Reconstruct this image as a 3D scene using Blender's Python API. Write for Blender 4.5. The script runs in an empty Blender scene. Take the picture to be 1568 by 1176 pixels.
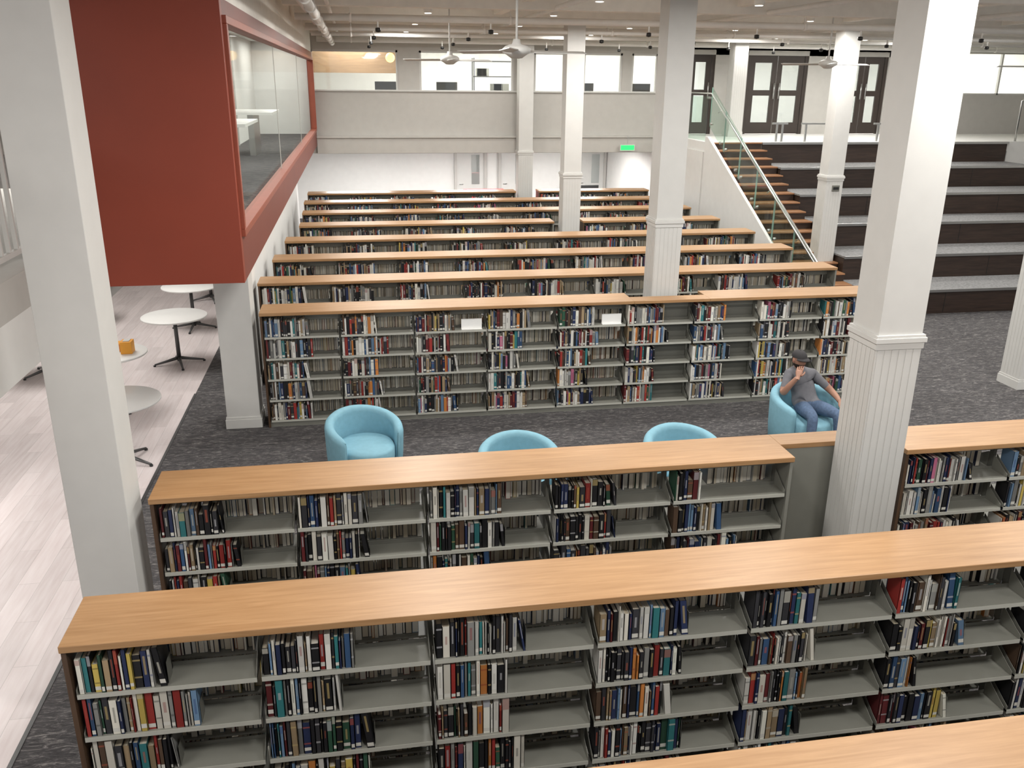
import bpy, math, random
from mathutils import Vector, Matrix
random.seed(11)
S=bpy.context.scene
col=S.collection
try: S.view_settings.view_transform='Standard'
except Exception: pass

# ------------------------------------------------------------ materials
def nodes(name):
    m=bpy.data.materials.new(name); m.use_nodes=True
    nt=m.node_tree; b=nt.nodes['Principled BSDF']
    return m,nt,b
def N(nt,t,**k):
    n=nt.nodes.new(t)
    for a,v in k.items(): setattr(n,a,v)
    return n
def plain(name,c,rough=.5,metal=0,var=.06,scale=6,bump=0,bscale=80,spec=.5):
    m,nt,b=nodes(name)
    tc=N(nt,'ShaderNodeTexCoord'); no=N(nt,'ShaderNodeTexNoise'); no.inputs['Scale'].default_value=scale; no.inputs['Detail'].default_value=4
    cr=N(nt,'ShaderNodeValToRGB')
    cr.color_ramp.elements[0].position=.3;cr.color_ramp.elements[1].position=.7
    cr.color_ramp.elements[0].color=[max(0,x*(1-var)) for x in c]+[1]
    cr.color_ramp.elements[1].color=[min(1,x*(1+var)) for x in c]+[1]
    nt.links.new(tc.outputs['Object'],no.inputs['Vector']);nt.links.new(no.outputs['Fac'],cr.inputs['Fac']);nt.links.new(cr.outputs['Color'],b.inputs['Base Color'])
    b.inputs['Roughness'].default_value=rough;b.inputs['Metallic'].default_value=metal
    b.inputs['Specular IOR Level'].default_value=spec
    if bump:
        n2=N(nt,'ShaderNodeTexNoise');n2.inputs['Scale'].default_value=bscale;n2.inputs['Detail'].default_value=3
        bp=N(nt,'ShaderNodeBump');bp.inputs['Strength'].default_value=bump;bp.inputs['Distance'].default_value=.01
        nt.links.new(tc.outputs['Object'],n2.inputs['Vector']);nt.links.new(n2.outputs['Fac'],bp.inputs['Height']);nt.links.new(bp.outputs['Normal'],b.inputs['Normal'])
    return m
def emis(name,c,s):
    m,nt,b=nodes(name)
    b.inputs['Base Color'].default_value=(*c,1);b.inputs['Emission Color'].default_value=(*c,1);b.inputs['Emission Strength'].default_value=s
    return m
def wood(name,c1,c2,rough=.35,axis=0,sc=1.0):
    m,nt,b=nodes(name)
    tc=N(nt,'ShaderNodeTexCoord');mp=N(nt,'ShaderNodeMapping')
    s=[22*sc,22*sc,22*sc];s[axis]=1.3*sc;mp.inputs['Scale'].default_value=s
    no=N(nt,'ShaderNodeTexNoise');no.inputs['Scale'].default_value=1.6;no.inputs['Detail'].default_value=7;no.inputs['Roughness'].default_value=.62;no.inputs['Distortion'].default_value=.6
    cr=N(nt,'ShaderNodeValToRGB');cr.color_ramp.elements[0].position=.32;cr.color_ramp.elements[1].position=.68
    cr.color_ramp.elements[0].color=(*c1,1);cr.color_ramp.elements[1].color=(*c2,1)
    mp2=N(nt,'ShaderNodeMapping');s=[3,3,3];s[axis]=.8;mp2.inputs['Scale'].default_value=s
    n2=N(nt,'ShaderNodeTexNoise');n2.inputs['Scale'].default_value=.7
    mx=N(nt,'ShaderNodeMixRGB',blend_type='MULTIPLY');mx.inputs['Fac'].default_value=.35
    L=nt.links.new
    L(tc.outputs['Object'],mp.inputs[0]);L(mp.outputs[0],no.inputs['Vector']);L(no.outputs['Fac'],cr.inputs[0])
    L(tc.outputs['Object'],mp2.inputs[0]);L(mp2.outputs[0],n2.inputs['Vector']);L(cr.outputs[0],mx.inputs[1]);L(n2.outputs['Fac'],mx.inputs[2]);
    L(mx.outputs[0],b.inputs['Base Color']);b.inputs['Roughness'].default_value=rough
    return m
def vcol(name,rough=.5):
    m,nt,b=nodes(name)
    a=N(nt,'ShaderNodeAttribute');a.attribute_name='Col'
    nt.links.new(a.outputs['Color'],b.inputs['Base Color']);b.inputs['Roughness'].default_value=rough
    return m
def carpet():
    m,nt,b=nodes('carpet_charcoal');L=nt.links.new
    tc=N(nt,'ShaderNodeTexCoord')
    mp=N(nt,'ShaderNodeMapping');mp.inputs['Scale'].default_value=(5,18,1)
    no=N(nt,'ShaderNodeTexNoise');no.inputs['Scale'].default_value=1.4;no.inputs['Detail'].default_value=6;no.inputs['Roughness'].default_value=.8;no.inputs['Distortion'].default_value=1.5
    cr=N(nt,'ShaderNodeValToRGB');e=cr.color_ramp.elements
    e[0].position=.34;e[0].color=(.028,.026,.028,1);e[1].position=.66;e[1].color=(.27,.255,.245,1)
    x=e.new(.52);x.color=(.068,.064,.066,1)
    L(tc.outputs['Object'],mp.inputs[0]);L(mp.outputs[0],no.inputs['Vector']);L(no.outputs['Fac'],cr.inputs[0]);L(cr.outputs[0],b.inputs['Base Color'])
    n2=N(nt,'ShaderNodeTexNoise');n2.inputs['Scale'].default_value=220
    bp=N(nt,'ShaderNodeBump');bp.inputs['Strength'].default_value=.5;bp.inputs['Distance'].default_value=.01
    L(tc.outputs['Object'],n2.inputs['Vector']);L(n2.outputs['Fac'],bp.inputs['Height']);L(bp.outputs['Normal'],b.inputs['Normal'])
    b.inputs['Roughness'].default_value=.95
    return m
def vinyl():
    m,nt,b=nodes('vinyl_plank');L=nt.links.new
    tc=N(nt,'ShaderNodeTexCoord');mp=N(nt,'ShaderNodeMapping');mp.inputs['Rotation'].default_value=(0,0,math.radians(90))
    br=N(nt,'ShaderNodeTexBrick');br.inputs['Scale'].default_value=1;br.inputs['Brick Width'].default_value=1.2;br.inputs['Row Height'].default_value=.18;br.inputs['Mortar Size'].default_value=.002
    br.inputs['Color1'].default_value=(.70,.63,.625,1);br.inputs['Color2'].default_value=(.59,.53,.525,1);br.inputs['Mortar'].default_value=(.45,.41,.40,1)
    mp2=N(nt,'ShaderNodeMapping');mp2.inputs['Scale'].default_value=(18,1.5,1)
    no=N(nt,'ShaderNodeTexNoise');no.inputs['Scale'].default_value=1.5;no.inputs['Detail'].default_value=5
    mx=N(nt,'ShaderNodeMixRGB',blend_type='OVERLAY');mx.inputs['Fac'].default_value=.3
    L(tc.outputs['Object'],mp.inputs[0]);L(mp.outputs[0],br.inputs['Vector']);L(tc.outputs['Object'],mp2.inputs[0]);L(mp2.outputs[0],no.inputs['Vector'])
    L(br.outputs[0],mx.inputs[1]);L(no.outputs['Fac'],mx.inputs[2]);L(mx.outputs[0],b.inputs['Base Color']);b.inputs['Roughness'].default_value=.38
    return m
def glassm(name,tint=(.93,.97,.95),fac=.1):
    m=bpy.data.materials.new(name);m.use_nodes=True;nt=m.node_tree;nt.nodes.clear()
    o=N(nt,'ShaderNodeOutputMaterial');t=N(nt,'ShaderNodeBsdfTransparent');t.inputs[0].default_value=(*tint,1)
    g=N(nt,'ShaderNodeBsdfGlossy');g.inputs['Roughness'].default_value=.03
    mx=N(nt,'ShaderNodeMixShader');mx.inputs[0].default_value=fac
    nt.links.new(t.outputs[0],mx.inputs[1]);nt.links.new(g.outputs[0],mx.inputs[2]);nt.links.new(mx.outputs[0],o.inputs[0])
    return m
M=dict(
 white=plain('painted_white',(.60,.595,.57),.55,var=.02),
 wall=plain('painted_wall_grey',(.49,.475,.445),.7,var=.03),
 wallw=plain('painted_wall_white',(.74,.735,.71),.7,var=.02),
 ceil=plain('painted_ceiling',(.82,.79,.73),.8,var=.04),
 pipe=plain('painted_pipe',(.82,.80,.76),.5,var=.03),
 red=plain('painted_red',(.25,.040,.017),.5,var=.05,scale=2),
 redd=plain('painted_red_fascia',(.17,.036,.022),.5,var=.05,scale=2),
 redf=plain('painted_red_frame',(.27,.06,.03),.45),
 steel=plain('shelf_steel',(.235,.235,.205),.45,var=.04),
 lip=plain('shelf_lip',(.46,.46,.41),.4,var=.03),
 dsteel=plain('shelf_back_steel',(.15,.15,.13),.5,var=.04),
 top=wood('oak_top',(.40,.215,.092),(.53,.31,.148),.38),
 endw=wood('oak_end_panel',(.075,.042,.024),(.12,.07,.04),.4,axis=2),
 tread=wood('stair_wood',(.30,.14,.065),(.46,.24,.12),.4),
 dark=wood('dark_bench_wood',(.022,.013,.009),(.055,.032,.023),.45),
 tier=plain('tier_carpet_grey',(.20,.20,.20),.9,var=.3,scale=25),
 blue=plain('blue_upholstery',(.22,.44,.54),.75,var=.05,scale=20,bump=.25,bscale=260),
 metal=plain('brushed_metal',(.55,.55,.54),.28,metal=1,var=.03),
 dmetal=plain('dark_metal',(.10,.10,.10),.4,metal=.6),
 tabletop=plain('laminate_white',(.84,.84,.82),.3,var=.01),
 black=plain('black_plastic',(.012,.012,.012),.4),
 dframe=plain('dark_door_frame',(.045,.034,.028),.4),
 glass=glassm('window_glass',(.96,.98,.97),.06), rglass=glassm('railing_glass',(.85,.92,.88),.08), glassedge=plain('glass_edge_green',(.26,.42,.36),.15),
 dglass=glassm('door_glass',(.75,.78,.78),.15),
 book=vcol('book_covers',.45), carpet=carpet(), vinyl=vinyl(),
 green=emis('exit_green',(.02,.6,.12),1.5), lamp=emis('lamp_glow',(1,.55,.12),4.), spot=emis('downlight_glow',(1,.95,.85),6),
 owood=wood('orange_wood_panel',(.17,.10,.05),(.25,.155,.08),.5),
 skin=plain('skin',(.36,.19,.13),.5,var=.05),shirt=plain('grey_tshirt',(.15,.15,.165),.9,var=.1,scale=18),
 jean=plain('denim',(.08,.125,.21),.85,var=.2,scale=40),beard=plain('dark_hair',(.02,.014,.01),.8),cap=plain('cap_cloth',(.03,.028,.03),.8),shoe=plain('shoe',(.02,.02,.02),.6),
 eye=plain('eye_white',(.7,.7,.68),.3),lips=plain('lips',(.3,.11,.09),.5),
 orange=plain('orange_box',(.8,.35,.03),.5),sofa=plain('red_fabric',(.45,.03,.04),.8),
)
# ------------------------------------------------------------ mesh builder
class MB:
    def __init__(s): s.v=[];s.f=[];s.m=[];s.c=[];s.mats=[];s.sm=[]
    def mi(s,k):
        if k not in s.mats: s.mats.append(k)
        return s.mats.index(k)
    def add(s,vs,fs,mat,c=(1,1,1),smooth=False):
        o=len(s.v);s.v+=[tuple(v) for v in vs];s.c+=[c]*len(vs);i=s.mi(mat)
        for f in fs: s.f.append(tuple(o+a for a in f));s.m.append(i);s.sm.append(smooth)
    def box(s,x0,x1,y0,y1,z0,z1,mat,c=(1,1,1),lean=0):
        s.add([(x0,y0,z0),(x1,y0,z0),(x1,y1,z0),(x0,y1,z0),(x0+lean,y0,z1),(x1+lean,y0,z1),(x1+lean,y1,z1),(x0+lean,y1,z1)],
          [(0,3,2,1),(4,5,6,7),(0,1,5,4),(1,2,6,5),(2,3,7,6),(3,0,4,7)],mat,c)
    def tube(s,pts,rad,mat,n=12,cap=True,c=(1,1,1)):
        pts=[Vector(p) for p in pts]
        if not hasattr(rad,'__len__'): rad=[rad]*len(pts)
        vs=[];fs=[];up=None
        for i,p in enumerate(pts):
            t=(pts[min(i+1,len(pts)-1)]-pts[max(i-1,0)]).normalized()
            if up is None:
                up=Vector((0,0,1)) if abs(t.z)<.9 else Vector((1,0,0))
            a=t.cross(up).normalized();b=a.cross(t).normalized();up=b
            for k in range(n):
                w=2*math.pi*k/n;vs.append(p+(a*math.cos(w)+b*math.sin(w))*rad[i])
        for i in range(len(pts)-1):
            for k in range(n):
                k2=(k+1)%n;fs.append((i*n+k,i*n+k2,(i+1)*n+k2,(i+1)*n+k))
        s.add(vs,fs,mat,c,True)
        if cap:
            o=len(s.v)-len(vs);i=s.mi(mat)
            s.f.append(tuple(o+k for k in reversed(range(n))));s.m.append(i);s.sm.append(False)
            o2=o+(len(pts)-1)*n;s.f.append(tuple(o2+k for k in range(n)));s.m.append(i);s.sm.append(False)
    def lathe(s,prof,cx,cy,mat,n=32,c=(1,1,1)):
        vs=[];fs=[]
        for r,z in prof:
            for k in range(n):
                w=2*math.pi*k/n;vs.append((cx+r*math.cos(w),cy+r*math.sin(w),z))
        for i in range(len(prof)-1):
            for k in range(n):
                k2=(k+1)%n;fs.append((i*n+k,i*n+k2,(i+1)*n+k2,(i+1)*n+k))
        s.add(vs,fs,mat,c,True)
    def ball(s,c,r,mat,n=16,m=10,rot=None):
        rx,ry,rz=(r if hasattr(r,'__len__') else (r,r,r));vs=[];fs=[]
        for i in range(m+1):
            a=math.pi*i/m
            for k in range(n):
                w=2*math.pi*k/n;v=Vector((rx*math.sin(a)*math.cos(w),ry*math.sin(a)*math.sin(w),rz*math.cos(a)))
                if rot: v=rot@v
                vs.append(v+Vector(c))
        for i in range(m):
            for k in range(n):
                k2=(k+1)%n;fs.append((i*n+k,(i+1)*n+k,(i+1)*n+k2,i*n+k2))
        s.add(vs,fs,mat,(1,1,1),True)
    def obj(s,name,parent=None,bevel=0,color=False):
        me=bpy.data.meshes.new(name);me.from_pydata(s.v,[],s.f)
        for k in s.mats: me.materials.append(M[k])
        me.polygons.foreach_set('material_index',s.m);me.polygons.foreach_set('use_smooth',s.sm)
        if color:
            a=me.color_attributes.new('Col','FLOAT_COLOR','POINT')
            fl=[]
            for c in s.c: fl+=[c[0],c[1],c[2],1]
            a.data.foreach_set('color',fl)
        me.update()
        o=bpy.data.objects.new(name,me);col.objects.link(o)
        if parent: o.parent=parent
        if bevel:
            b=o.modifiers.new('b','BEVEL');b.width=bevel;b.segments=2;b.limit_method='ANGLE'
        return o
def empty(name,loc=(0,0,0)):
    e=bpy.data.objects.new(name,None);col.objects.link(e);e.empty_display_size=.2
    return e
def simple(name,boxes,mat,bevel=0):
    mb=MB()
    for b in boxes: mb.box(*b,mat)
    return mb.obj(name,None,bevel)

# ------------------------------------------------------------ camera
F=1342.1;pit,yaw,roll=.335,.1727,.0093
fw=Vector((math.sin(yaw)*math.cos(pit),math.cos(yaw)*math.cos(pit),-math.sin(pit)))
r0=Vector((math.cos(yaw),-math.sin(yaw),0));u0=r0.cross(fw)
r=r0*math.cos(roll)+u0*math.sin(roll);u=-r0*math.sin(roll)+u0*math.cos(roll)
cam=bpy.data.cameras.new('camera');cam.sensor_width=36;cam.lens=F/1568*36;cam.clip_start=.05;cam.clip_end=200
co=bpy.data.objects.new('camera',cam);col.objects.link(co)
mw=Matrix((( r.x,u.x,-fw.x,0),(r.y,u.y,-fw.y,0),(r.z,u.z,-fw.z,4.1634),(0,0,0,1)))
co.matrix_world=mw;S.camera=co

# ------------------------------------------------------------ room shell
UZ=2.82;CZ=5.35;BY=23.0
simple('floor',[(-2.36,19,-3,28.2,-.1,0)],'carpet')
simple('floor_vinyl',[(-9,-2.36,-3,28.2,-.1,0)],'vinyl')
simple('trim_floor_transition',[(-2.375,-2.345,-3,12.0,0,.006)],'dmetal')
simple('ceiling',[(-9,19,-3,28.2,CZ,CZ+.1)],'ceil')
simple('wall_left',[(-9.1,-9,-3,28.2,-.1,CZ)],'wallw')
simple('wall_right',[(19,19.1,-3,28.2,-.1,CZ)],'wallw')
simple('wall_back',[(-9,19,28.2,28.3,-.1,CZ)],'wallw')
simple('wall_partition',[(-1.62,-1.5,12.1,BY,0,2.57)],'wallw')
simple('baseboard_partition',[(-1.5,-1.485,12.1,BY,0,.12)],'white')
wins=[(-1.0,1.1),(1.62,3.98),(4.5,5.3),(5.78,6.8),(7.05,7.75)]
z0,z1=3.84,4.8
bx=[(-9,8.0,BY,BY+.18,2.37,z0),(-9,14.9,BY,BY+.18,z1,CZ)]
ed=[-9]
for a,b in wins: ed+=[a,b]
ed+=[8.0]
for i in range(0,len(ed),2): bx.append((ed[i],ed[i+1],BY,BY+.18,z0,z1))
simple('wall_balcony',bx,'wall')
simple('trim_balcony_beam',[(-.95,8.0,BY-.14,BY,2.37,2.74),(-.95,8.0,BY-.18,BY,2.74,2.79)],'wall',.01)
simple('trim_window_sill',[(-.95,8.0,BY-.05,BY+.2,z0,z0+.04)],'white',.005)
for i,(a,b) in enumerate(wins):
    mb=MB();f=.05
    mb.box(a,b,BY+.02,BY+.1,z1-f,z1,'white');mb.box(a,a+f,BY+.02,BY+.1,z0+.04,z1,'white');mb.box(b-f,b,BY+.02,BY+.1,z0+.04,z1,'white')
    mb.box(a+f,b-f,BY+.05,BY+.06,z0+.04,z1-f,'glass')
    mb.obj('window_%d'%(i+1))
X0=[(8.0,8.55),(9.3,10.2),(11.9,12.9),(14.2,15.4),(18.6,19)]
bx=[(a,b,BY,BY+.18,UZ,z1+.12) for a,b in X0]+[(8,19,BY,BY+.18,z1+.12,CZ),(15.4,18.6,BY,BY+.18,UZ,3.86)]
simple('wall_upper_back',bx,'wall')
simple('floor_upper',[(8.0,19,19.85,28.2,UZ-.22,UZ),(-9,8.0,BY+.18,28.2,UZ-.22,UZ)],'wallw')
simple('wall_under_upper',[(7.95,8.05,20.0,28.2,0,UZ-.22)],'wallw')
simple('wall_under_landing',[(15.75,19,19.85,20.0,0,UZ-.22)],'wallw')
def door(name,a,b,zt,leaf=2,glass=True,dm='dframe'):
    mb=MB();f=.09;y0=BY+.03;y1=BY+.12
    mb.box(a,a+f,y0,y1,UZ,zt,dm);mb.box(b-f,b,y0,y1,UZ,zt,dm);mb.box(a+f,b-f,y0,y1,zt-.12,zt,dm)
    w=(b-a-2*f)/leaf
    for k in range(leaf):
        xa=a+f+k*w+.01;xb=xa+w-.02;st=.13
        mb.box(xa,xa+st,y0+.02,y1-.02,UZ+.01,zt-.12,dm);mb.box(xb-st,xb,y0+.02,y1-.02,UZ+.01,zt-.12,dm)
        mb.box(xa+st,xb-st,y0+.02,y1-.02,UZ+.01,UZ+.3,dm);mb.box(xa+st,xb-st,y0+.02,y1-.02,zt-.3,zt-.12,dm);mb.box(xa+st,xb-st,y0+.02,y1-.02,UZ+.98,UZ+1.12,dm)
        mb.box(xa+st,xb-st,y0+.04,y0+.045,UZ+.3,zt-.3,'dglass')
        hx=xb-.06 if k==0 else xa+.06
        mb.tube([(hx,y0-.05,UZ+.9),(hx,y0-.05,UZ+1.3)],.014,'metal')
    mb.obj(name)
door('door_1',10.2,11.9,z1+.12);door('door_2',12.9,14.2,z1+.12);door('door_3',8.55,9.3,z1+.12,1)
mb=MB()
for x in (15.4,16.5,17.6,18.55): mb.box(x,x+.05,BY+.02,BY+.1,3.86,z1+.12,'white')
mb.box(15.4,18.6,BY+.02,BY+.1,3.86,3.9,'white');mb.box(15.45,18.55,BY+.05,BY+.06,3.9,z1+.12,'glass')
mb.obj('window_6')
simple('wall_wood_panel',[(-2,1.75,26.0,26.05,4.28,CZ)],'owood')
simple('kitchen_cabinet',[(-1.6,1.7,25.4,25.99,UZ,3.75),(-1.65,1.75,25.36,25.99,3.75,3.79),(-1.6,-.6,25.35,25.4,3.0,3.7),(-.5,.5,25.35,25.4,3.0,3.7),(.6,1.65,25.35,25.4,3.0,3.7)],'white',.01)
mb=MB();mb.ball((.98,24.6,4.66),.12,'lamp');mb.tube([(.98,24.6,4.7),(.98,24.6,CZ)],.008,'black');mb.obj('pendant_lamp')
mb=MB()
for zz in (3.0,3.4,3.8,4.2,4.6): mb.box(3.3,4.5,25.6,26,zz,zz+.03,'dmetal')
for x in (3.3,4.47):
    for y in (25.6,25.97): mb.box(x,x+.03,y,y+.03,UZ,4.7,'dmetal')
for k in range(14): 
    zz=random.choice((3.43,3.83,4.23));x=3.35+random.random()*.9;mb.box(x,x+.18,25.65,25.9,zz,zz+.2,random.choice(('wall','steel','dsteel')))
mb.obj('storage_rack')
def deskset(nm,x,y,z,w=1.6):
    mb=MB();mb.box(x,x+w,y,y+.7,z+.70,z+.74,'tabletop')
    for a in (x+.05,x+w-.1):
        for b in (y+.05,y+.6): mb.box(a,a+.05,b,b+.05,z,z+.7,'metal')
    mb.box(x+w*.3,x+w*.3+.55,y+.3,y+.33,z+.88,z+1.25,'black');mb.box(x+w*.3+.24,x+w*.3+.3,y+.3,y+.34,z+.74,z+.9,'black');mb.box(x+w*.3+.15,x+w*.3+.4,y+.25,y+.4,z+.74,z+.755,'black')
    mb.obj(nm)
for x in (.1,1.7,5.4,7.0,16.5): deskset('computer_desk',x,24.0,UZ,1.5)
deskset('computer_desk',5.9,25.0,0,1.6)
for i,x in enumerate((3.0,4.4,6.9)):
    mb=MB();mb.box(x,x+.08,28.1,28.2,0,2.1,'wall');mb.box(x+.95,x+1.03,28.1,28.2,0,2.1,'wall');mb.box(x,x+1.03,28.1,28.2,2.1,2.2,'wall')
    mb.box(x+.08,x+.95,28.15,28.19,0,2.1,'white');mb.box(x+.55,x+.8,28.13,28.16,1.0,1.9,'dglass');mb.tube([(x+.16,28.12,1.0),(x+.28,28.12,1.0)],.012,'metal')
    mb.obj('door_%d'%(4+i))
mb=MB();mb.box(3.0,4.2,25.0,25.8,.12,.42,'sofa');mb.box(3.0,4.2,25.62,25.85,.42,1.12,'sofa');mb.box(3.0,3.2,25.0,25.65,.42,.68,'sofa');mb.box(4.0,4.2,25.0,25.65,.42,.68,'sofa')
for x in (3.05,4.1):
    for y in (25.05,25.75): mb.box(x,x+.05,y,y+.05,0,.12,'dmetal')
mb.obj('sofa',None,.03)
simple('wall_lower_bulkhead',[(-1.5,7.95,25.5,28.2,2.3,2.6)],'wallw')

# ------------------------------------------------------------ columns
def column(x0,y0,w=.35,zb=0,zt=CZ,trim=2.42,bead=True,sign=False):
    mb=MB();x1=x0+w;y1=y0+w;tz=trim
    e=.006
    if zb<tz<zt-.2:
        mb.box(x0,x1,y0,y1,tz,zt,'white')
        mb.box(x0-.028,x1+.028,y0-.028,y1+.028,tz-.02,tz+.015,'white');mb.box(x0-.018,x1+.018,y0-.018,y1+.018,tz+.015,tz+.035,'white');mb.box(x0-.016,x1+.016,y0-.016,y1+.016,tz-.07,tz-.02,'white')
        top=tz-.07
    else: top=zt
    mb.box(x0-e,x1+e,y0-e,y1+e,zb,top,'white')
    if bead:
        n=6;st=(w+2*e-.02)/n
        for k in range(n):
            a=-e+.012+k*st;b=a+st-.012
            mb.box(x0+a,x0+b,y0-e-.003,y0-e,zb+.15,top-.005,'white')
            mb.box(x0-e-.003,x0-e,y0+a,y0+b,zb+.15,top-.005,'white');mb.box(x1+e,x1+e+.003,y0+a,y0+b,zb+.15,top-.005,'white')
    mb.box(x0-.025,x1+.025,y0-.025,y1+.025,zb,zb+.12,'white');mb.box(x0-.017,x1+.017,y0-.017,y1+.017,zb+.12,zb+.15,'white')
    if sign: mb.box(x0+w*.35,x0+w*.8,y0-.03,y0-e,2.16,2.27,'dsteel');mb.box(x0+w*.4,x0+w*.75,y0-.034,y0-.03,2.19,2.24,'black')
    if zt>=CZ: mb.box(x0-.05,x1+.05,y0-.05,y1+.05,zt-.12,zt,'white')
    return mb.obj('column',None,.004)
column(-1.95,5.50,trim=9,bead=False);column(3.61,5.49,.345)
column(-1.74,10.62,.39,0,2.57,9,False)
column(3.80,10.97);column(3.94,16.95,.34);column(4.03,22.45,.36)
column(9.22,10.5,.38);column(8.93,16.0,.33,sign=True);column(9.35,21.9,.34,UZ,CZ,9)

# ------------------------------------------------------------ bookshelves
PAL=[((.012,.012,.014),24),((.035,.035,.04),9),((.60,.59,.55),15),((.68,.65,.57),10),((.02,.03,.08),8),((.035,.08,.17),4),((.28,.03,.025),4.5),((.11,.018,.02),5),
 ((.20,.20,.19),8),((.30,.22,.13),6),((.025,.075,.045),3),((.03,.16,.17),2.5),((.50,.19,.05),2.5),((.50,.38,.09),2),((.09,.055,.035),6),((.13,.22,.34),4),((.40,.12,.20),1)]
PC=[p[0] for p in PAL];PW=[p[1] for p in PAL]
def bcol():
    c=random.choices(PC,PW)[0];k=random.uniform(.7,1.25);return tuple(min(.75,max(.004,x*k)) for x in c)
PITCH=.27;Z0=.09
def bookrun(mb,x,xe,ys,sg,z,det,hmax=.246):
    base_h=random.uniform(.205,.242)
    while True:
        t=random.choice((.012,.016,.02,.024,.028,.034,.042)) if det else random.choice((.016,.022,.028,.038))
        if x+t>xe: break
        h=min(hmax,base_h+random.uniform(-.045,.02));d=random.uniform(.12,.165);y0=ys+sg*random.uniform(0,.016);y1=y0+sg*d
        if random.random()<.12: h*=.85
        ya,yb=min(y0,y1),max(y0,y1);c=bcol();g=.0012
        ln=0
        if sg>0 and x+t*2.2>xe-.02 and random.random()<.5: ln=-random.uniform(.01,.035)
        elif random.random()<.1: ln=random.uniform(-.003,.003)
        if ln<-.009: x-=ln*1.05
        pg=random.choice(((.62,.57,.47),(.66,.63,.55),(.5,.44,.33)))
        if det:
            sp=y0+sg*.003
            mb.box(x+g,x+g+.002,ya,yb,z,z+h,'book',c,ln);mb.box(x+t-.002-g,x+t-g,ya,yb,z,z+h,'book',c,ln)
            mb.box(x+g,x+t-g,min(y0,sp),max(y0,sp),z,z+h,'book',c,ln)
            p0,p1=sp,y1-sg*.004
            mb.box(x+g+.002,x+t-.002-g,min(p0,p1),max(p0,p1),z+.003,z+h-.005,'book',pg,ln)
        else:
            mb.box(x+g,x+t-g,ya,yb,z,z+h,'book',c,ln)
            mb.add([(x+ln+g+.002,ya+.003,z+h+.0004),(x+ln+t-g-.002,ya+.003,z+h+.0004),(x+ln+t-g-.002,yb-.003,z+h+.0004),(x+ln+g+.002,yb-.003,z+h+.0004)],[(0,1,2,3)],'book',pg)
            yf=(y1+sg*.0004);q=[(x+g+.002,yf,z+.003),(x+t-g-.002,yf,z+.003),(x+ln+t-g-.002,yf,z+h-.003),(x+ln+g+.002,yf,z+h-.003)]
            if sg>0:q=q[::-1]
            mb.add(q,[(0,1,2,3)],'book',pg)
        yy=y0-sg*.0006
        def q(za,zb,cc,m=.002):
            la=ln*(za-z)/h;lb=ln*(zb-z)/h
            v=[(x+la+g+m,yy,za),(x+la+t-g-m,yy,za),(x+lb+t-g-m,yy,zb),(x+lb+g+m,yy,zb)]
            if sg<0:v=v[::-1]
            mb.add(v,[(0,1,2,3)],'book',cc)
        if random.random()<.55:
            lz=z+random.choice((.008,.012,.012,.02));q(lz,lz+random.uniform(.018,.028),(.62,.61,.56))
        rr_=random.random();lum=sum(c)/3
        cc=random.choice(((.6,.58,.5),(.5,.38,.16),(.5,.5,.52),(.4,.09,.05))) if lum<.2 else random.choice(((.02,.02,.02),(.25,.03,.03),(.03,.06,.2),(.4,.4,.35)))
        mixc=tuple(.5*cc[i]+.5*c[i] for i in range(3))
        if rr_<.45:
            a=z+h*random.uniform(.3,.5);b=z+h*random.uniform(.62,.92);q(a,b,mixc,t*random.uniform(.28,.36))
        elif rr_<.6:
            b=z+h*.99;a=z+h*random.uniform(.65,.85);q(a,b,mixc,.001)
        elif rr_<.75:
            for f_ in (.3,.82): q(z+h*f_,z+h*(f_+.05),mixc,.001)
        x+=t
    return x
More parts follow.
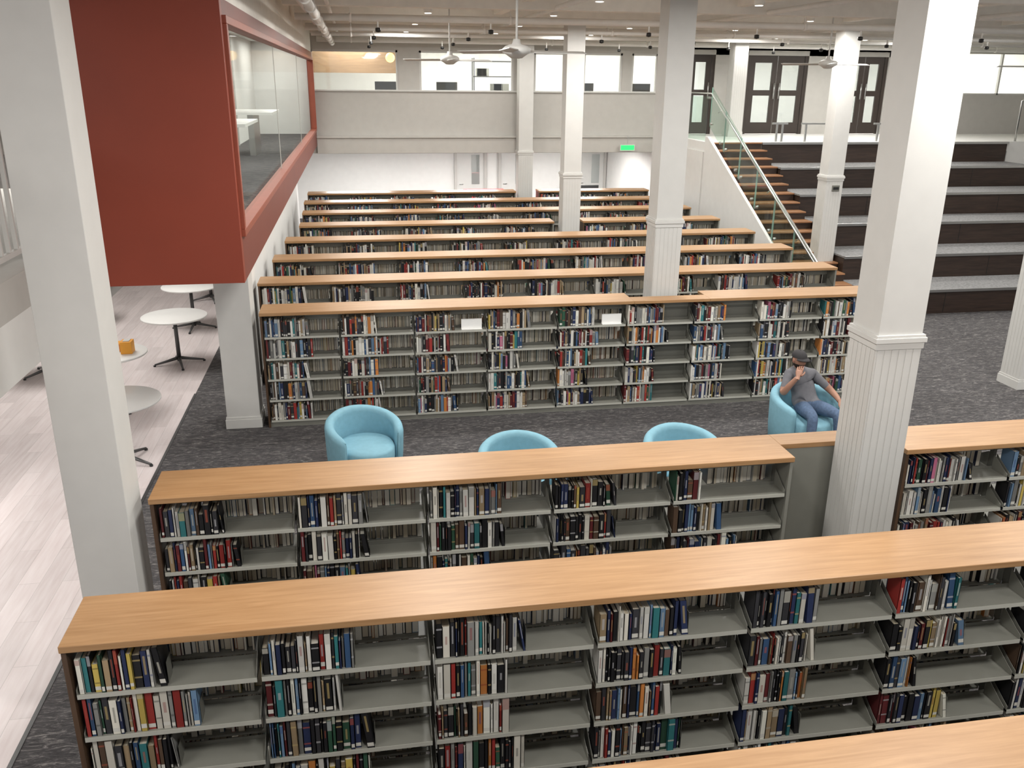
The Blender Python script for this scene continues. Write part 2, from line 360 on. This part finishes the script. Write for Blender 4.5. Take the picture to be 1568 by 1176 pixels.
def shelfrow(yf,xl,xr,nsec=None,det=0,depth=.46,gap_back=None,endp='endw'):
    e=empty('bookshelf');yb=yf+depth;ym=yf+depth/2
    n=nsec or max(1,round((xr-xl)/.914));w=(xr-xl)/n
    T=MB()
    o=.03
    if gap_back: 
        a,b=gap_back;T.box(xl-o,a,yf,yb,1.44,1.48,'top');T.box(a,b,yf,ym,1.44,1.4795,'top');T.box(b,xr+o,yf,yb,1.44,1.48,'top')
    else: T.box(xl-o,xr+o,yf,yb,1.44,1.48,'top')
    T.obj('wood_top',e,.004)
    Fm=MB()
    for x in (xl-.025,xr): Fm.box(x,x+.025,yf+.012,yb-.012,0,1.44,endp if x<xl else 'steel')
    Fm.box(xl,xr,ym-.012,ym+.012,1.33,1.44,'steel')
    B=MB()
    for s in range(n):
        a=xl+s*w;b=a+w
        Fm.box(b-.014,b+.014 if s<n-1 else b,ym-.022,ym+.022,0,1.44,'dsteel')
        for side in (0,1):
            if side==1 and gap_back and b>gap_back[0] and a<gap_back[1]: 
                Fm.box(a+.014,b-.014,ym+.0,ym+.006,.05,1.44,'dsteel');continue
            sg=1 if side==0 else -1
            ye=yf+.02 if side==0 else yb-.02;yi=ym-sg*.03
            yk=ye+sg*.02
            Fm.box(a,b,min(yk,yk+sg*.012),max(yk,yk+sg*.012),0,Z0-.02,'steel')
            for k in range(5):
                z=Z0+k*PITCH
                Fm.box(a+.012,b-.012,min(ye,yi),max(ye,yi),z-.014,z,'steel')
                l0,l1=min(ye,ye-sg*.003),max(ye,ye-sg*.003);Fm.box(a+.012,b-.012,l0,l1,z-.024,z+.002,'lip')
                for xx in (a+.012,b-.0145):
                    pts=[(yi,z-.014),(ye,z-.014),(ye,z+.03),(ye+sg*.05,z+.055),(yi,z+.13)]
                    vs=[(xx,p[0],p[1]) for p in pts]+[(xx+.0025,p[0],p[1]) for p in pts]
                    Fm.add(vs,[(0,1,2,3,4),(9,8,7,6,5)]+[(i,(i+1)%5,(i+1)%5+5,i+5) for i in range(5)],'steel')
                if side==0: Fm.box(a+.012,b-.012,yi-.004,yi,z,z+.025,'dsteel')
                frac=random.uniform(.46,.66)
                if side==0:
                    if random.random()<.02: frac=.25
                    x1=bookrun(B,a+.022,a+.022+(w-.04)*frac,ye+.004,1,z,det)
                    Fm.box(x1+.002,x1+.004,ye+.03,ye+.12,z,z+.13,'dsteel')
                else:
                    frac=random.uniform(.5,.8)
                    bookrun(B,b-.022-(w-.04)*frac,b-.022,ye-.004,-1,z,0)
    Fm.obj('steel_frame',e);B.obj('books',e,0,True)
    return e
shelfrow(2.34,-1.55,4.85,det=1)
shelfrow(4.00,-1.55,5.76,8,det=1)
rb=shelfrow(5.62,-1.46,3.13,5,det=1)
mb=MB();mb.box(3.16,3.95,5.87,6.08,1.44,1.48,'top');mb.box(3.16,3.95,5.875,5.89,0,1.44,'steel')
for k in range(5): mb.box(3.16,3.95,5.89,6.05,Z0+k*PITCH-.014,Z0+k*PITCH,'steel')
mb.obj('rear_extension',rb,.003)
shelfrow(5.62,4.12,7.8,4,det=1)
rc=shelfrow(10.56,-1.22,7.0,9,gap_back=(3.43,4.46))
mb=MB()
for x in (1.20,3.03): mb.box(x,x+.26,10.64,10.66,1.172,1.30,'tabletop');mb.box(x,x+.26,10.60,10.68,1.17,1.175,'tabletop')
mb.obj('sign_holders',rc)
shelfrow(12.22,-1.40,7.15,9)
shelfrow(13.88,-1.34,7.25,9)
shelfrow(15.54,-1.27,7.32,9)
shelfrow(17.20,-1.12,3.80,5);shelfrow(17.20,4.45,7.3,3)
shelfrow(18.86,-1.15,7.3,9)
shelfrow(20.52,-1.2,7.6,9)
shelfrow(22.18,-1.2,3.9,5);shelfrow(22.18,4.55,7.4,3)

# ------------------------------------------------------------ meeting room box
e=empty('glass_meeting_room')
xr=-.95;xl=-2.4;ya=7.3;zb=2.57;zs=2.93;zt=4.6
mb=MB()
mb.box(xl,xr,ya,ya+.1,zb,CZ,'red')
mb.box(xl,xr,ya+.1,BY,zb,zb+.12,'redd')
mb.box(xr-.12,xr,ya+.1,BY,zb+.12,zs,'redd')
mb.box(xr-.12,xr,ya+.1,BY,zt,zt+.12,'redd')
mb.box(xr-.12,xr-.02,ya+.1,BY,zt+.12,CZ,'ceil')
mb.box(xr-.12,xr,BY-.35,BY,zs,zt,'redd')
mb.obj('red_shell',e)
mb=MB();fy=ya+.10
for (c,d) in ((zs,zs+.06),(zt-.06,zt)): mb.box(xr-.1,xr+.03,fy,BY-.35,c,d,'redf')
mb.box(xr-.1,xr+.03,fy,fy+.07,zs+.06,zt-.06,'redf');mb.box(xr-.1,xr+.03,BY-.42,BY-.35,zs+.06,zt-.06,'redf')
for y in (12.5,17.5): mb.box(xr-.065,xr-.055,y,y+.012,zs+.06,zt-.06,'wall')
mb.obj('window_frame',e,.004)
mb=MB();mb.box(xr-.065,xr-.057,fy+.07,BY-.42,zs+.06,zt-.06,'glass');mb.obj('glass_pane',e)
mb=MB();mb.box(xl,xl+.05,ya+.1,BY,zb+.12,CZ,'wallw');mb.box(xl+.05,xr-.12,ya+.1,BY,zb+.12,zb+.27,'carpet');mb.box(xl+.05,xr-.12,ya+.1,BY,4.95,5.0,'wallw')
mb.box(xl+.05,xr-.12,ya+.1,ya+.14,zb+.27,4.95,'wallw');mb.box(xl+.05,xr-.12,BY-.04,BY-.01,zb+.27,4.95,'wallw')
for y in (11,15,19): mb.box(xl+.05,xl+.08,y,y+.08,zb+.27,4.95,'wall')
mb.box(xl+.05,xl+.07,16.0,18.4,3.7,4.5,'tabletop')
mb.obj('interior_lining',e)
mb=MB()
for y in (12.2,16.2): 
    mb.box(-2.2,-1.4,y,y+1.6,3.54,3.58,'tabletop');mb.box(-1.85,-1.75,y+.3,y+1.3,2.84,3.54,'metal')
mb.obj('meeting_table',e)

# left mezzanine
simple('floor_mezzanine',[(-9,-2.42,4.6,12,2.55,UZ)],'wall')
simple('trim_mezzanine_beam',[(-2.85,-2.42,4.6,12,2.12,2.55)],'wallw')
simple('wall_mezzanine',[(-5.1,-5.0,4.6,12,UZ,CZ)],'wall')
mb=MB()
mb.box(-2.52,-2.44,4.6,7.28,3.80,3.86,'white');mb.box(-2.50,-2.46,4.6,7.28,2.92,2.96,'white')
y=4.62
while y<7.26: mb.box(-2.495,-2.465,y,y+.03,2.96,3.80,'white');y+=.15
for y in (4.6,7.2): mb.box(-2.53,-2.43,y,y+.08,UZ,3.95,'white')
mb.obj('white_baluster_railing',None,.003)

# ------------------------------------------------------------ bleachers + stair
TY=14.66;TD=1.03;TH=.47;TX=9.32
e=empty('tiered_bench_seating')
mb=MB();mc=MB()
for k in range(6):
    y0=TY+k*TD;z=(k+1)*TH;xl=TX;y1=y0+TD if k<5 else 19.84
    mb.box(xl,15.7,y0,y1,0 ,z-.035,'dark')
    for x in (10.9,12.5,14.1): mb.box(x,x+.012,y0-.004,y0,z-TH+.02,z-.05,'black')
    mc.box(xl-.01,15.72,y0-.03,y1,z-.035,z,'tier')
    mc.box(xl-.01,15.72,y0-.035,y0-.03,z-.05,z+.002,'metal')
mb.obj('bench_risers',e,.004);mc.obj('bench_tops',e,.004)
e=empty('staircase')
mb=MB()
n=18
for k in range(n):
    y0=TY+k*(TD*5/(n-1));z=(k+1)*UZ/n
    mb.box(8.06,TX-.02,y0,19.84 if k==n-1 else y0+.36,max(0,z-.30),z-.03,'dark')
    mb.box(8.06,TX-.015,y0-.02,y0+.33 if k<n-1 else 19.84,z-.03,z,'tread')
mb.obj('wood_treads',e,.003)
mb=MB()
pts=[(TY-.3,0),(TY-.3,.25),(19.85,UZ+.12),(20.0,UZ+.12),(20.0,0)]
vs=[(7.98,p[0],p[1]) for p in pts]+[(8.05,p[0],p[1]) for p in pts]
mb.add(vs,[(0,1,2,3,4),(9,8,7,6,5)]+[(i,(i+1)%5,(i+1)%5+5,i+5) for i in range(5)],'wallw')
mb.obj('white_stringer',e)
mb=MB();g=MB()
sl=(UZ)/(19.85-TY)
ps=6;L=(19.85-TY+.3)/ps
for k in range(ps):
    y0=TY-.3+k*L+.02;y1=TY-.3+(k+1)*L-.02
    za=.2+sl*(y0-TY+.3);zc=.2+sl*(y1-TY+.3)
    q=[(y0,za),(y1,zc),(y1,zc+.85),(y0,za+.85)]
    vs=[(7.995,p[0],p[1]) for p in q]+[(8.007,p[0],p[1]) for p in q]
    g.add(vs,[(0,1,2,3),(7,6,5,4)]+[(i,(i+1)%4,(i+1)%4+4,i+4) for i in range(4)],'rglass')
    for yy,zz in ((y0,za),(y1,zc)):
        mb.box(7.994,8.008,yy-.002,yy+.002,zz,zz+.85,'glassedge')
    for yy,zz in ((y0+.12,za+.1),(y1-.12,zc)):
        mb.tube([(7.96,yy,zz+.06),(8.02,yy,zz+.06)],.03,'metal',12)
g.box(7.995,8.007,20.05,22.4,UZ+.02,UZ+1.0,'rglass')
g.obj('glass_panels',e)
mb.tube([(8.10,TY-.5,.55),(8.10,TY-.45,.95),(8.10,TY-.3,1.0),(8.10,19.85,UZ+.97),(8.10,20.3,UZ+.97)],.026,'metal',12)
mb.tube([(8.0,TY-.3,1.06),(8.0,19.85,UZ+1.07),(8.0,22.4,UZ+1.07)],.018,'metal',10)
for y in (15.2,16.6,18,19.4): 
    z=1.0+(y-TY+.3)/(19.85-TY+.3)*(UZ-.03);mb.tube([(8.0,y,z-.08),(8.10,y,z)],.01,'metal',8)
mb.obj('handrails',e)
def lowrail(x0,x1,y=20.02):
    mb=MB();mb.box(x0,x1,y-.03,y+.03,UZ+.39,UZ+.43,'metal')
    for x in (x0+.1,x1-.14): mb.box(x,x+.04,y-.02,y+.02,UZ,UZ+.39,'metal')
    mb.obj('low_metal_rail',None,.003)
lowrail(9.62,10.0);lowrail(10.35,11.1);lowrail(12.2,12.9);lowrail(13.3,13.9)
mb=MB();mb.tube([(16.0,19.95,UZ),(16.0,19.95,UZ+.95),(16.1,19.9,UZ+1.0),(17.2,18.8,UZ+.6),(18.4,17.6,2.6)],.025,'metal');mb.tube([(17.2,18.8,.0),(17.2,18.8,UZ+.6)],.02,'metal');mb.tube([(18.4,17.6,0),(18.4,17.6,2.6)],.02,'metal');mb.obj('curved_handrail')
# ------------------------------------------------------------ tables
def table(x,y,rz=0):
    mb=MB()
    mb.lathe([(0,.735),(.47,.735),(.475,.74),(.475,.755),(.468,.76),(0,.76)],x,y,'tabletop',48)
    mb.lathe([(0,.70),(.16,.70),(.16,.735),(0,.735)],x,y,'dmetal',24)
    mb.tube([(x,y,.05),(x,y,.72)],[.032,.028],'dmetal',16)
    for k in range(4):
        a=rz+k*math.pi/2;c,s=math.cos(a),math.sin(a)
        mb.tube([(x,y,.10),(x+.18*c,y+.18*s,.06),(x+.36*c,y+.36*s,.025)],[.028,.02,.014],'dmetal',8)
        mb.lathe([(0,0),(.02,0),(.02,.02),(0,.02)],x+.36*c,y+.36*s,'black',10)
    return mb.obj('round_table')
for i,(x,y) in enumerate(((-2.82,13.45),(-3.30,11.6),(-2.77,9.75),(-2.93,15.5),(-2.95,17.6),(-4.6,13.2),(-4.7,9.0),(-4.8,16.0))): table(x,y,.3+i*.4)
mb=MB();mb.box(-3.12,-2.98,11.5,11.66,.761,.92,'orange');mb.box(-3.09,-3.01,11.53,11.63,.92,.93,'white');mb.box(-3.3,-3.16,11.62,11.8,.761,.86,'orange');mb.obj('orange_tissue_box',None,.004)

# ------------------------------------------------------------ armchairs
def armchair(x,y,face):
    mb=MB();n=36;half=math.radians(126);vs=[];fs=[]
    for i in range(n+1):
        t=-half+2*half*i/n;a=face+math.pi+t
        k=abs(t)/half;top=.735-.15*k**1.7
        ro,ri=.415,.320
        if i in (0,n): ro-=.03;ri+=.03;top-=.03
        elif i in (1,n-1): ro-=.006;ri+=.006;top-=.006
        P=[(ro-.05,.10),(ro-.02,.13),(ro-.005,.3),(ro+.005,top-.06),(ro-.002,top-.025),(ro-.02,top-.006),((ro+ri)/2,top),(ri+.02,top-.006),(ri+.002,top-.025),(ri-.004,top-.06),(ri-.005,.40),(ri-.005,.25),(ri-.005,.10)]
        prof_n=len(P)
        for r_,z_ in P: vs.append((x+r_*math.cos(a),y+r_*math.sin(a),z_))
    for i in range(n):
        for j in range(prof_n):
            j2=(j+1)%prof_n;fs.append((i*prof_n+j,i*prof_n+j2,(i+1)*prof_n+j2,(i+1)*prof_n+j))
    fs.append(tuple(reversed(range(prof_n))));fs.append(tuple(n*prof_n+j for j in range(prof_n)))
    mb.add(vs,fs,'blue',(1,1,1),True)
    pr=[(0,.24),(.27,.24),(.30,.26),(.305,.30),(.305,.40),(.29,.425),(.24,.44),(0,.445)]
    vs=[];fs=[];m=40
    for r_,z_ in pr:
        for k in range(m):
            w=2*math.pi*k/m;c_=math.cos(w)
            rr=r_*(1+.22*max(0,c_)**2)
            vs.append((x+rr*math.cos(w+face),y+rr*math.sin(w+face),z_))
    for i in range(len(pr)-1):
        for k in range(m):
            k2=(k+1)%m;fs.append((i*m+k,i*m+k2,(i+1)*m+k2,(i+1)*m+k))
    mb.add(vs,fs,'blue',(1,1,1),True)
    pr=[(0,.10),(.34,.10),(.36,.12),(.36,.24),(0,.24)];mb.lathe(pr,x,y,'blue',40)
    for k in range(4):
        a=face+math.pi/4+k*math.pi/2;mb.tube([(x+.27*math.cos(a),y+.27*math.sin(a),0),(x+.27*math.cos(a),y+.27*math.sin(a),.11)],[.014,.02],'dmetal',10)
    return mb.obj('armchair')
armchair(-.06,8.9,math.radians(-68))
armchair(1.46,7.90,math.radians(-92));armchair(3.17,7.86,math.radians(-85))
armchair(5.10,8.98,math.radians(-80))

# ------------------------------------------------------------ seated man
man=empty('seated_man')
J={'pel':((5.13,9.05,.555),.13),'ab':((5.115,9.09,.67),.135),'ch':((5.08,9.13,.80),.145),'up':((5.055,9.14,.905),.105),'nk':((5.025,9.115,.985),.052),'hd':((5.005,9.09,1.04),.05),
 'rs':((4.915,9.13,.90),.066),'re':((4.79,8.99,.70),.044),'rf':((4.83,8.93,.82),.038),'rw':((4.895,8.875,.945),.027),
 'ls':((5.215,9.13,.89),.066),'le':((5.425,9.02,.695),.044),'lf':((5.43,8.90,.665),.036),'lw':((5.415,8.785,.638),.027),
 'rh':((5.045,8.99,.53),.095),'rm':((5.01,8.78,.55),.085),'rk':((4.98,8.58,.555),.065),'rc':((4.965,8.555,.36),.058),'ra':((4.965,8.53,.13),.040),'rt':((4.955,8.39,.045),.038),
 'lh':((5.215,8.99,.53),.095),'lm':((5.26,8.79,.55),.085),'lk':((5.30,8.60,.555),.065),'lc':((5.315,8.575,.36),.058),'la':((5.325,8.55,.13),.040),'lt':((5.345,8.41,.045),.038)}
E=[('pel','ab'),('ab','ch'),('ch','up'),('up','nk'),('nk','hd'),('up','rs'),('rs','re'),('re','rf'),('rf','rw'),('up','ls'),('ls','le'),('le','lf'),('lf','lw'),('pel','rh'),('rh','rm'),('rm','rk'),('rk','rc'),('rc','ra'),('ra','rt'),('pel','lh'),('lh','lm'),('lm','lk'),('lk','lc'),('lc','la'),('la','lt')]
ks=list(J);me=bpy.data.meshes.new('body');me.from_pydata([J[k][0] for k in ks],[(ks.index(a),ks.index(b)) for a,b in E],[])
o=bpy.data.objects.new('body_tmp',me);col.objects.link(o)
sk=o.modifiers.new('s','SKIN');sk.use_smooth_shade=True
wide={'ch':1.25,'up':1.2,'ab':1.15,'pel':1.2}
for i,k in enumerate(ks):
    rr=J[k][1];me.skin_vertices[0].data[i].radius=(rr*wide.get(k,1),rr*(.92 if k in wide else 1))
me.skin_vertices[0].data[0].use_root=True
ss=o.modifiers.new('ss','SUBSURF');ss.levels=3;ss.render_levels=3
dg=bpy.context.evaluated_depsgraph_get();m2=bpy.data.meshes.new_from_object(o.evaluated_get(dg));bpy.data.objects.remove(o)
body=bpy.data.objects.new('body',m2);col.objects.link(body);body.parent=man
m2.materials.clear()
for k in ('shirt','skin','jean','shoe'): m2.materials.append(M[k])
def seg(p,a,b):
    a=Vector(a);b=Vector(b);t=max(0,min(1,(p-a).dot(b-a)/(b-a).length_squared));return (p-(a+(b-a)*t)).length,t
for pl in m2.polygons:
    c=pl.center;best=None
    for a,b in E:
        d,t=seg(c,J[a][0],J[b][0]);d/= (J[a][1]*(1-t)+J[b][1]*t)
        if best is None or d<best[0]: best=(d,a,b,t)
    _,a,b,t=best;k=0
    if (a,b) in (('nk','hd'),('re','rf'),('rf','rw'),('le','lf'),('lf','lw')): k=1
    elif (a,b)==('up','nk'): k=1 if t>.6 else 0
    elif (a,b) in (('rs','re'),('ls','le')): k=0 if t<.72 else 1
    elif b in('rt','lt'): k=3
    elif a in('rm','lm','rk','lk','rc','lc'): k=2
    elif a in('pel','rh','lh','ab'): k=2 if (c.y+(.62-c.z)*-.9<8.925 or c.z<.53) else 0
    pl.material_index=k;pl.use_smooth=True
mb=MB();hc=Vector((4.985,9.06,1.09));R=Matrix.Rotation(math.radians(14),3,'Z')@Matrix.Rotation(math.radians(4),3,'X')
def hp(x,y,z): return hc+R@Vector((x,y,z))
vs=[];fs=[];n=32;m=22
for i in range(m+1):
    a=math.pi*i/m;z=.112*math.cos(a);rr=math.sin(a)
    for k in range(n):
        w=2*math.pi*k/n;X=.074*rr*math.cos(w);Y=.092*rr*math.sin(w)
        if z<0:
            f=1-.28*(-z/.112)**1.5;X*=f;Y=Y*f-.012*(-z/.112)
        if Y<0:
            g=math.exp(-(X/.013)**2)
            Y-=g*.018*math.exp(-((z+.012)/.018)**2)+g*.008*math.exp(-((z-.010)/.02)**2)
            Y+=.007*(math.exp(-((abs(X)-.031)/.013)**2)*math.exp(-((z-.018)/.011)**2))
            Y-=.004*math.exp(-(X/.022)**2)*math.exp(-((z+.047)/.008)**2)
        vs.append(hp(X,Y,z))
for i in range(m):
    for k in range(n): k2=(k+1)%n;fs.append((i*n+k,(i+1)*n+k,(i+1)*n+k2,i*n+k2))
sf=[];bf=[]
for f in fs:
    c=sum((Vector(vs[j]) for j in f),Vector())/4;l=R.transposed()@(c-hc)
    beard=(l.z<-.028 and not(abs(l.x)<.022 and -.052<l.z<-.040 and l.y<0) and not (l.z<-.095)) and (l.z<-.036 or abs(l.x)>.045 or l.z<-.03 and abs(l.x)<.03)
    hair=l.y>.0 and l.z>-.06 and (abs(l.x)<.066 or l.y>.03)
    (bf if (beard or hair) else sf).append(f)
mb.add(vs,sf,'skin',(1,1,1),True);mb.add(vs,bf,'beard',(1,1,1),True)
mb.ball(hp(0,-.0855,-.046),(.019,.008,.0055),'lips',12,8,R)
for s in (-1,1):
    mb.ball(hp(s*.031,-.0745,.018),(.012,.008,.0065),'eye',10,8,R);mb.ball(hp(s*.031,-.0815,.018),(.0045,.0025,.0045),'beard',8,6,R)
    mb.tube([hp(s*.048,-.073,.034),hp(s*.032,-.083,.038),hp(s*.018,-.087,.036)],.004,'beard',6)
    mb.ball(hp(s*.076,.004,.0),(.009,.019,.030),'skin',12,8,R);mb.ball(hp(s*.080,-.001,-.002),(.005,.010,.017),'lips',10,6,R)
vs=[];fs=[];n=32;m=8
for i in range(m+1):
    a=math.pi/2*i/m
    for k in range(n):
        w=2*math.pi*k/n;vs.append(hp(.081*math.sin(a)**.85*math.cos(w),.004+.099*math.sin(a)**.85*math.sin(w),.040+.080*math.cos(a)))
for i in range(m):
    for k in range(n): k2=(k+1)%n;fs.append((i*n+k,(i+1)*n+k,(i+1)*n+k2,i*n+k2))
mb.add(vs,fs,'cap',(1,1,1),True)
mb.ball(hp(0,.004,.121),(.008,.008,.004),'cap',10,6,R)
vs=[];fs=[]
for i in range(15):
    w=-math.pi/2+math.radians(-60+120*i/14);cx_,cy_=math.cos(w),math.sin(w);q=math.cos(w+math.pi/2)
    for rr,zz in ((-.004,.050),(.03,.046),(.060,.036),(.060,.031),(.03,.040),(-.004,.042)):
        vs.append(hp(cx_*(.080+rr*.35),.004+cy_*(.098+rr*max(.0,(q-.45)/.55)**.6),zz-.010*abs(cx_)))
for i in range(14):
    for j in range(6): j2=(j+1)%6;fs.append((i*6+j,i*6+j2,(i+1)*6+j2,(i+1)*6+j))
mb.add(vs,fs,'cap',(1,1,1),True)
mb.obj('head',man)
def hand(name,w,d,palm,side,curl=1.0):
    w=Vector(w);d=Vector(d).normalized();nrm=Vector(palm);nrm=(nrm-d*nrm.dot(d)).normalized();s=d.cross(nrm)*side
    mb=MB()
    vs=[];fs=[];n=14;st=((-.03,.022,.021),(.01,.026,.020),(.035,.036,.017),(.065,.041,.015),(.085,.038,.012))
    for t,a,b in st:
        for k in range(n):
            q=2*math.pi*k/n;vs.append(w+d*t+s*a*math.cos(q)+nrm*b*math.sin(q))
    for i in range(len(st)-1):
        for k in range(n): k2=(k+1)%n;fs.append((i*n+k,i*n+k2,(i+1)*n+k2,(i+1)*n+k))
    fs.append(tuple(range(n)));fs.append(tuple((len(st)-1)*n+k for k in range(n)))
    mb.add(vs,fs,'skin',(1,1,1),True)
    for off,ln in ((-.030,.068),(-.010,.078),(.010,.073),(.029,.056)):
        b=w+d*.072+s*off;mb.tube([b,b+d*ln*.35+nrm*.004*curl,b+d*ln*.68+nrm*.018*curl,b+d*ln*.88+nrm*.038*curl,b+d*ln*.9+nrm*.045*curl],[.0095,.0092,.0082,.007,.004],'skin',10)
    b=w+d*.02-s*.028;mb.tube([b,b-s*.020+d*.02+nrm*.008,b-s*.030+d*.045+nrm*.016,b-s*.028+d*.062+nrm*.022],[.014,.011,.009,.006],'skin',10)
    mb.obj(name,man)
hand('hand_right',(4.895,8.875,.945),(.30,.32,.75),(.55,.8,-.1),1,.8)
hand('hand_left',(5.415,8.785,.638),(-.15,-1,-.30),(0,-.3,-1),-1,.8)

# ------------------------------------------------------------ ceiling things
mb=MB()
for y in (10.5,13.2,15.9,18.6,21.3): mb.box(-.9,19,y,y+.22,CZ-.26,CZ,'ceil')
for x in (2.4,5.6,8.8,12,15.2):mb.box(x,x+.14,7,BY,CZ-.16,CZ-.001,'ceil')
mb.obj('ceiling_beam')
ce=empty('ceiling_pipework')
mb=MB()
for y,z,r_ in ((14.2,5.0,.05),(17.0,4.98,.035),(17.35,5.02,.06),(19.6,5.0,.04),(20.4,5.05,.03),(22.3,5.0,.06)):
    mb.tube([(-.8,y,z),(18.9,y,z)],r_,'pipe',12)
    x=0
    while x<18: mb.tube([(x,y,z),(x,y,CZ)],.008,'pipe',6);mb.tube([(x-.02,y,z),(x+.02,y,z)],r_+.012,'pipe',12);x+=2.4
mb.tube([(-.45,5,4.93),(-.45,22.9,4.93)],.055,'pipe',14);mb.tube([(-.62,5,5.08),(-.62,22.9,5.08)],.04,'pipe',12);mb.tube([(-.30,5,5.12),(-.30,22.9,5.12)],.03,'pipe',12)
y=6
while y<22: mb.tube([(-.45,y-.03,4.93),(-.45,y+.03,4.93)],.07,'pipe',14);mb.tube([(-.45,y,4.95),(-.45,y,CZ)],.01,'pipe',6);y+=1.3
for x in (2.9,6.1,9.6,12.5): mb.tube([(x,9,5.12),(x,22.9,5.12)],.035,'pipe',10)
mb.obj('pipes',ce)
mb=MB()
for x in (.4,2.1,4.6,6.4,8.2,10.4,12.6):
    for y in (14.2,17.0,19.6,22.0): mb.tube([(x,y,5.0),(x,y,4.86)],.012,'pipe',8);mb.lathe([(.0,4.80),(.04,4.81),(.04,4.86),(0,4.87)],x,y,'black',10)
mb.obj('sprinkler_heads',ce)
mb=MB()
for x in (1.2,3.2,5.4,7.6,9.9,12.2,14.4):
    for y in (12,14.8,17.9,20.9): mb.lathe([(0,5.12),(.06,5.12),(.07,5.14),(.07,5.3),(.03,CZ)],x,y,'pipe',16);mb.lathe([(0,5.115),(.055,5.115)],x,y,'spot',16)
mb.obj('ceiling_spotlights')
def fan(x,y,z=4.44,rz=0):
    mb=MB();mb.tube([(x,y,z+.1),(x,y,CZ)],.013,'white',10);mb.lathe([(0,CZ-.08),(.06,CZ-.06),(.07,CZ)],x,y,'white',20)
    mb.lathe([(0,z-.07),(.06,z-.065),(.11,z-.03),(.15,z-.01),(.155,z+.03),(.12,z+.06),(.05,z+.08),(.035,z+.13),(0,z+.13)],x,y,'white',32)
    for k in range(3):
        a=rz+k*2*math.pi/3;c,s=math.cos(a),math.sin(a)
        def P(r_,t,zz): return (x+c*r_-s*t,y+s*r_+c*t,zz)
        vs=[];
        for r_,w_ in ((.13,.03),(.2,.05),(.3,.065),(.78,.06),(.82,.05)):
            vs+=[P(r_,-w_,z-.012),P(r_,w_,z+.012),P(r_,w_,z+.020),P(r_,-w_,z-.004)]
        fs=[]
        for i in range(4):
            for j in range(4): j2=(j+1)%4;fs.append((i*4+j,i*4+j2,(i+1)*4+j2,(i+1)*4+j))
        fs+=[(3,2,1,0),(16,17,18,19)];mb.add(vs,fs,'white')
    return mb.obj('ceiling_fan')
fan(1.76,10.0,4.44,.2);fan(1.55,15.0,4.44,.5);fan(7.9,14.6,4.44,.15);fan(14.2,17.5,4.5,.9)
mb=MB();mb.box(6.75,7.15,BY-.3,BY-.27,2.42,2.58,'white');mb.box(6.77,7.13,BY-.303,BY-.3,2.44,2.56,'green');mb.box(6.94,6.96,BY-.29,BY-.28,2.58,2.8,'metal');mb.obj('exit_sign')

# ------------------------------------------------------------ lights
def area(name,x,y,z,sx,sy,p,c=(1,.975,.935),rot=(0,0,0)):
    l=bpy.data.lights.new(name,'AREA');l.shape='RECTANGLE';l.size=sx;l.size_y=sy;l.energy=p;l.color=c
    o=bpy.data.objects.new(name,l);col.objects.link(o);o.location=(x,y,z);o.rotation_euler=rot;return o
for y in (1.5,5.0,8.5,12.0,15.5,19.0):
    for x in (.8,4.4,8.4,12.6): area('ceiling_light',x,y,5.05,.6,.6,90)
area('ceiling_light',-4.5,8,2.0,1.5,3,80);area('ceiling_light',-4.5,14,5.2,2,3,230);area('ceiling_light',-4.5,1.5,5.0,2,3,150)
for x in (0,3,6): area('ceiling_light',x,25,2.25,1.6,1.6,210,(1,.98,.96))
for x in (0,3,6,10,13,17): area('ceiling_light',x,25.5,5.2,1.6,1.6,170,(1,.975,.94))
area('ceiling_light',4,21.6,5.0,7,.4,70);area('ceiling_light',12,21.6,5.0,6,.4,70)
for y in (9.5,14,18.5,21.5): area('ceiling_light',-1.7,y,4.9,.6,2,26)
w=bpy.data.worlds.new('world');S.world=w;w.use_nodes=True;w.node_tree.nodes['Background'].inputs[0].default_value=(.98,.98,1,1);w.node_tree.nodes['Background'].inputs[1].default_value=.75
